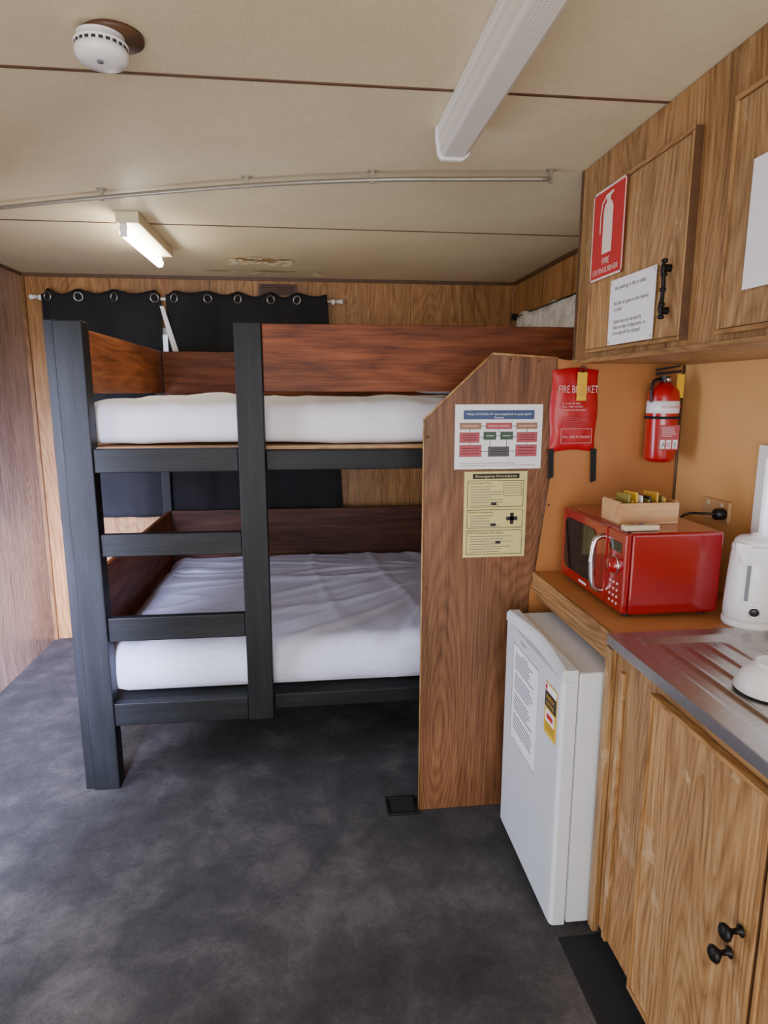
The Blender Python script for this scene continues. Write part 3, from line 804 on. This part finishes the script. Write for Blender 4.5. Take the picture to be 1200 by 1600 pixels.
# box on microwave
tb = empty('wooden_box', (1.01, 1.86, MZ1), 'small open pale wooden box holding sachets on the microwave', 'box')
bz = MZ1+.0005
mb = MB()
bx0, bx1, by0, by1, bh = .925, 1.115, 1.805, 1.925, .066
mb.box(bx0, bx1, by0, by0+.008, bz, bz+bh, m_box).box(bx0, bx1, by1-.008, by1, bz, bz+bh, m_box)
mb.box(bx0, bx0+.008, by0+.008, by1-.008, bz, bz+bh+.004, m_box).box(bx1-.008, bx1, by0+.008, by1-.008, bz, bz+bh+.004, m_box)
mb.box(bx0+.008, bx1-.008, by0+.008, by1-.008, bz, bz+.006, m_box)
mb.build('tray', parent=tb, bevel=.001)
for i in range(9):
    x = .955+i*.016; m = (m_olive, m_gold, m_yel, m_paper, m_olive, m_bk, m_gold, m_olive, m_yel)[i]
    h = .072+.022*random.random()
    lx = random.uniform(-.006, .006)
    mb = MB().prism([(by0+.018, bz+.008), (by1-.02, bz+.008), (by1-.02+lx, bz+h), (by0+.02+lx, bz+h+random.uniform(-.006, .006))], 0, x, x+.006, m)
    ob = mb.build('sachet', label='foil tea or sugar sachet standing in the wooden box', category='sachet', group='sachets in the wooden box', bevel=.001)
    ob.rotation_euler[1] = random.uniform(-.1, .1)
rm = B('remote_control', .898, 1.005, 1.712, 1.742, MZ1+.0005, MZ1+.018, m_cream, label='small cream remote control lying on the microwave', category='remote control', bevel=.005, bseg=3)
MB().box(.92, .935, 1.719, 1.735, MZ1+.017, MZ1+.0195, m_pbrown).box(.945, .96, 1.719, 1.735, MZ1+.017, MZ1+.0195, m_grey).build('button', parent=rm)

# kettle
ko = (1.238, 1.617, ZT)
kt = empty('kettle', ko, 'white plastic electric jug kettle beside the microwave', 'kettle')
MB().lathe([(0, 0), (.066, 0), (.070, .004), (.070, .018), (.064, .022), (0, .022)], ko, m_white, 48).build('power_base', parent=kt)
MB().lathe([(.0, .0225), (.065, .0225), (.068, .03), (.068, .06), (.064, .15), (.060, .212), (.0575, .214), (.0575, .217), (.060, .219), (.059, .232), (.054, .238), (0, .238)], ko, m_white, 56).build('jug', parent=kt)
MB().lathe([(.0545, .2385), (.053, .246), (.044, .254), (.013, .258), (.013, .266), (0, .268)], ko, m_white, 48).build('lid', parent=kt)
mb = MB(); K = Vector(ko)
sp = Vector((-.95, -.3, 0)).normalized(); ss = Vector((-sp.y, sp.x, 0))
vs = [K+sp*.050+ss*.026+Vector((0, 0, .240)), K+sp*.050-ss*.026+Vector((0, 0, .240)), K+sp*.082+Vector((0, 0, .246)), K+sp*.056+ss*.018+Vector((0, 0, .165)), K+sp*.056-ss*.018+Vector((0, 0, .165))]
mb.add(vs, [(0, 1, 2), (0, 2, 3), (1, 4, 2), (2, 4, 3), (0, 3, 4, 1)], m_white).build('spout', parent=kt)
hp = Vector((.30, -.95, 0)).normalized()
mb = MB().tube([K+hp*.054+Vector((0, 0, .228)), K+hp*.089+Vector((0, 0, .232)), K+hp*.108+Vector((0, 0, .205)), K+hp*.104+Vector((0, 0, .12)), K+hp*.089+Vector((0, 0, .06)), K+hp*.062+Vector((0, 0, .045))], .012, m_white, 14)
mb.build('handle', parent=kt)
q = Vector((-.45, -.89, 0)).normalized()
MB().lathe([(.012, 0), (.012, .004), (.009, .006), (0, .006)], K+q*.066+Vector((0, 0, .055)), m_bk, 24, q).torus(K+q*.067+Vector((0, 0, .055)), .013, .002, m_chrome, q).build('switch', parent=kt, label='black round thermostat switch')
g = Vector((-.72, -.69, 0)).normalized(); gs = Vector((-g.y, g.x, 0))
mb = MB()
vs = []
for zz, rr in ((.085, .0685), (.185, .0635)):
    for s_ in (-.005, .005): vs.append(K+g*rr+gs*s_+Vector((0, 0, zz)))
    for s_ in (.005, -.005): vs.append(K+g*(rr-.004)+gs*s_+Vector((0, 0, zz)))
mb.add(vs, [(0, 1, 5, 4), (1, 2, 6, 5), (2, 3, 7, 6), (3, 0, 4, 7), (0, 3, 2, 1), (4, 5, 6, 7)], m_gauge).build('water_gauge', parent=kt, label='grey translucent water gauge')

# power outlet on right wall with plug
po = empty('power_outlet', (1.34, 1.93, 1.17), 'tan double power outlet on the bench wall', 'power outlet')
B('plate', 1.330, 1.343, 1.88, 2.02, 1.185, 1.255, m_outlet, parent=po, bevel=.003)
for y in (1.915, 1.985): B('switch', 1.327, 1.331, y-.006, y+.006, 1.235, 1.248, m_cream, parent=po)
MB().lathe([(.018, 0), (.02, .006), (.018, .03), (.008, .036), (0, .036)], (1.329, 1.90, 1.215), m_bk, 24, (-1, 0, 0)).tube([(1.30, 1.90, 1.215), (1.27, 1.92, 1.215), (1.235, 1.97, 1.20), (1.215, 2.02, 1.12), (1.215, 2.06, 1.0), (1.215, 2.10, .955)], .004, m_bk).build('power_plug', label='black power plug and cord in the wall outlet', category='plug')

MB().lathe([(.009, 0), (.009, .003), (0, .005)], (1.343, 1.62, 1.665), m_white, 16, (-1, 0, 0)).tube([(1.34, 1.62, 1.665), (1.322, 1.62, 1.66), (1.320, 1.62, 1.645), (1.328, 1.62, 1.637)], .002, m_white).build('wall_hook', label='small white cup hook on the bench wall', category='hook')

# ---------------------------------------------------------------- ceiling things
b1 = empty('ceiling_light', (.41, 1.25, ZC-.1), 'unlit fluorescent batten light with ribbed diffuser', 'ceiling light')
MB().prism([(.358, ZC-.001), (.358, ZC-.03), (.456, ZC-.03), (.456, ZC-.001)], 1, .62, 1.85, m_white).build('housing', parent=b1, bevel=.002)
MB().prism([(.360, ZC-.0305), (.366, ZC-.070), (.376, ZC-.082), (.430, ZC-.082), (.444, ZC-.070), (.454, ZC-.0305)], 1, .632, 1.838, m_diff).build('diffuser', parent=b1, label='ribbed clear diffuser')
cap = [(.355, ZC-.001), (.355, ZC-.032), (.362, ZC-.074), (.374, ZC-.086), (.432, ZC-.086), (.448, ZC-.074), (.459, ZC-.032), (.459, ZC-.001)]
MB().prism(cap, 1, 1.850, 1.868, m_white).build('end_cap', parent=b1, bevel=.003)
MB().prism(cap, 1, .60, .619, m_white).build('end_cap', parent=b1, bevel=.003)
b2 = empty('ceiling_light', (-.72, 3.12, ZC-.08), 'lit bare fluorescent tube batten above the bunk', 'ceiling light')
B('housing', -.745, -.655, 2.80, 3.46, ZC-.045, ZC-.001, m_cream, parent=b2, bevel=.003)
for y in (2.805, 3.44): B('lampholder', -.732, -.706, y, y+.018, ZC-.095, ZC-.046, m_white, parent=b2, bevel=.002)
MB().cyl((-.719, 2.824, ZC-.078), .019, .614, m_tube, 20, (0, 1, 0)).build('tube', parent=b2, label='glowing white tube')

# curtain track
tr = empty('ceiling_track', (-.2, 2.4, ZC-.03), 'bent dull metal curtain track across the ceiling', 'curtain track')
pts = [(.79, 2.15, ZC-.03), (.5, 2.185, ZC-.03), (.22, 2.225, ZC-.03), (-.19, 2.33, ZC-.03), (-.71, 2.52, ZC-.03), (-1.13, 2.70, ZC-.03), (-1.68, 2.95, ZC-.03)]
MB().tube(pts, .0075, m_alu, 8).build('track', parent=tr)
for p_ in (pts[0], pts[2], pts[3], pts[4]):
    MB().box(p_[0]-.016, p_[0]+.016, p_[1]-.006, p_[1]+.006, ZC-.004, ZC-.001, m_alu).box(p_[0]-.006, p_[0]+.006, p_[1]-.004, p_[1]+.004, ZC-.041, ZC-.004, m_alu).build('bracket', parent=tr)

# smoke alarm
sa = empty('smoke_alarm', (-.405, 1.465, ZC-.05), 'round white smoke alarm with painted shadow disc on the ceiling', 'smoke alarm')
so = (-.398, 1.485, ZC)
MB().lathe([(0, -.001), (.058, -.001), (.058, -.010), (0, -.010)], (-.375, 1.495, ZC), m_dkbrown, 48).build('shadow_disc', parent=sa, label='dark brown disc painting the cast shadow')  # dark disc set off centre, paints the alarm's shadow on the ceiling
MB().lathe([(.046, -.0102), (.046, -.022), (.052, -.024), (.052, -.027), (.049, -.028), (.049, -.035), (.052, -.036), (.051, -.046), (.045, -.056), (.020, -.060), (0, -.060)], so, m_white, 56).build('cover', parent=sa)
mb = MB()
for i in range(24):
    a = i*math.pi/12; c, s_ = math.cos(a), math.sin(a)
    o_ = Vector(so)+Vector((c*.0492, s_*.0492, -.0315)); t_ = Vector((-s_, c, 0))*.0042; r0 = Vector((c, s_, 0))*.0012; u = Vector((0, 0, .0028))
    mb.add([o_-t_-u+r0, o_+t_-u+r0, o_+t_+u+r0, o_-t_+u+r0], [(0, 1, 2, 3)], m_ink)
mb.build('vent_slots', parent=sa)
MB().cyl(Vector(so)+Vector((.0, -.015, -.0635)), .006, .004, m_grey, 16).build('test_button', parent=sa)

# wall vent
vn = MB().box(-.30, -.06, YB-.012, YB, 2.205, 2.272, m_dkbrown)
for i in range(5): vn.box(-.285, -.075, YB-.018, YB-.012, 2.212+i*.0115, 2.217+i*.0115, m_stain_d)
vn.build('wall_vent', label='brown louvred vent near the top of panelled wall', category='vent')

# ---------------------------------------------------------------- curtains
cr = empty('curtain_rod', (-.7, 4.19, 2.165), 'white curtain rod with finials above window', 'curtain rod')
RY = 4.212
MB().tube([(-1.61, RY, 2.168), (.19, RY, 2.168)], .009, m_white, sub=1).build('rod', parent=cr)
for x, s_ in ((-1.61, -1), (.19, 1)):
    MB().lathe([(0, 0), (.012, 0), (.013, .005), (.009, .010), (.015, .020), (.016, .028), (.010, .038), (0, .041)], (x, RY, 2.168), m_white, 24, (s_, 0, 0)).build('finial', parent=cr)
for x in (-1.585, .165): MB().box(x-.008, x+.008, RY-.01, YB-.001, 2.15, 2.178, m_white).build('bracket', parent=cr)
def curtain(xa, xb, zb, rings, skew, label, skl=0):
    c = empty('curtain', ((xa+xb)/2, RY, zb), label, 'curtain', 'blockout curtains')
    nu, nv = 160, 40; vs = []; fs = []
    def phase(x):
        xs = [xa-.04]+rings+[xb+.04]
        for i in range(len(xs)-1):
            if x <= xs[i+1] or i == len(xs)-2: return math.pi*(i+(x-xs[i])/(xs[i+1]-xs[i]))
    for i in range(nu+1):
        x = xa+(xb-xa)*i/nu
        ph = phase(x)
        for j in range(nv+1):
            t = j/nv; z = 2.216-(2.216-zb)*t
            sag = .024+.022*noise.noise(Vector((x*2.3, 5, 1)))
            z -= (sag*abs(math.sin(ph))**1.5*max(0, 1-t*3))
            y = RY-.026+.013*math.sin(ph)*(1-.3*t)+.010*noise.noise(Vector((x*6, t*3, 1)))*min(1, t*3)
            y += .008*math.sin(x*34+3*t)*min(1, t*5)
            y = min(y, RY-.012); y = max(y, 4.172)
            u_ = (x-xa)/(xb-xa)
            vs.append((x+skew*t*u_-skl*max(0, min(1, (t-.3)*4))*(1-u_)+.02*noise.noise(Vector((x*3, t*3, 2)))*t, y, z))
    for i in range(nu):
        for j in range(nv): fs.append((i*(nv+1)+j, (i+1)*(nv+1)+j, (i+1)*(nv+1)+j+1, i*(nv+1)+j+1))
    MB().add(vs, fs, m_curtain, True).build('fabric', parent=c, solid=.002)
    for n_, x in enumerate(rings):
        ax = (.5 if n_ % 2 else -.5, -1, 0)
        mb = MB().torus((x, RY-.036, 2.168), .024, .0055, m_dullring, ax)
        mb.build('eyelet', parent=c, label='dull metal eyelet ring')
curtain(-1.575, -.885, .82, [-1.53, -1.355, -1.15, -.915], -.0, 'black blockout eyelet curtain drawn over the window')
curtain(-.855, .125, .82, [-.80, -.60, -.42, -.22, -.06], .09, 'black blockout eyelet curtain sagging at its edge', .03)
mb = MB().add([(-.885, 4.166, 2.12), (-.862, 4.166, 2.12), (-.785, 4.166, 1.84), (-.82, 4.166, 1.84)], [(0, 1, 2, 3)], m_sheet)
mb.build('window_light_strip', label='white strip painting the window light between black curtains', category='light strip', solid=.001)  # window light in the curtain gap, painted as a white strip
# plastic sheet on side wall
mb = MB(); vs = []; fs = []; nu, nv = 90, 14
for i in range(nu+1):
    y = 2.75+1.36*i/nu
    for j in range(nv+1):
        t = j/nv
        vs.append((1.318+.006*math.sin(y*11)+.012*noise.noise(Vector((y*6, t*4, 0))), y, 2.085-.5*t+.010*math.sin(y*13)*(1-t)))
for i in range(nu):
    for j in range(nv): fs.append((i*(nv+1)+j, (i+1)*(nv+1)+j, (i+1)*(nv+1)+j+1, i*(nv+1)+j+1))
lc = empty('plastic_sheet', (1.315, 3.4, 1.58), 'crinkled pale translucent plastic sheet hung on panelled side wall', 'plastic sheet')
mb.add(vs, fs, m_lace, True).build('sheet', parent=lc, solid=.0015)
MB().tube([(1.315, 2.7, 2.088), (1.315, 4.15, 2.075)], .004, m_bk, 8, 1).box(1.30, 1.348, 4.13, 4.15, 2.06, 2.10, m_bk).build('wire', parent=lc)

# ---------------------------------------------------------------- lights
def area(name, loc, tgt, sx_, sy_, e, col, spread=None):
    l = bpy.data.lights.new(name, 'AREA'); l.shape = 'RECTANGLE'; l.size = sx_; l.size_y = sy_; l.energy = e; l.color = col
    if spread: l.spread = math.radians(spread)
    o_ = bpy.data.objects.new(name, l); C.objects.link(o_); o_.location = loc
    o_.rotation_euler = (Vector(tgt)-Vector(loc)).to_track_quat('-Z', 'Y').to_euler()
area('door_daylight', (XL+.01, 1.8, 1.0), (-.8, 2.6, .2), .85, 1.9, 62, (.70, .77, 1.0))
area('window_daylight', (-.35, YF+.02, 1.3), (-.2, 3, 1.1), 2.4, 1.5, 88, (.99, .97, 1.0))
area('ceiling_fill', (-.5, -.4, .25), (-.2, .8, 2.31), 1.4, 1.4, 25, (1, .92, .78))  # added upward lamp to lift the ceiling, not a source of the room
area('left_wall_fill', (-1.0, .6, 1.4), (-1.7, 3.8, .30), .5, 1.2, 80, (.58, .62, 1.0), 42)  # added lamp in mid-room for the cool glare low on the left wall
w = bpy.data.worlds.new('World'); S.world = w; w.use_nodes = True
bg = w.node_tree.nodes['Background']; bg.inputs[0].default_value = (.75, .85, 1, 1); bg.inputs[1].default_value = .6

# ---------------------------------------------------------------- camera
cam = bpy.data.cameras.new('Camera'); co = bpy.data.objects.new('Camera', cam); C.objects.link(co)
cam.sensor_fit = 'VERTICAL'; cam.sensor_height = 24; cam.sensor_width = 18; cam.lens = 24*1000/1600
cam.clip_start = .02
co.location = (0, 0, 1.6)
co.rotation_euler = (math.radians(90-10.5), 0, math.radians(-6.6))
S.camera = co
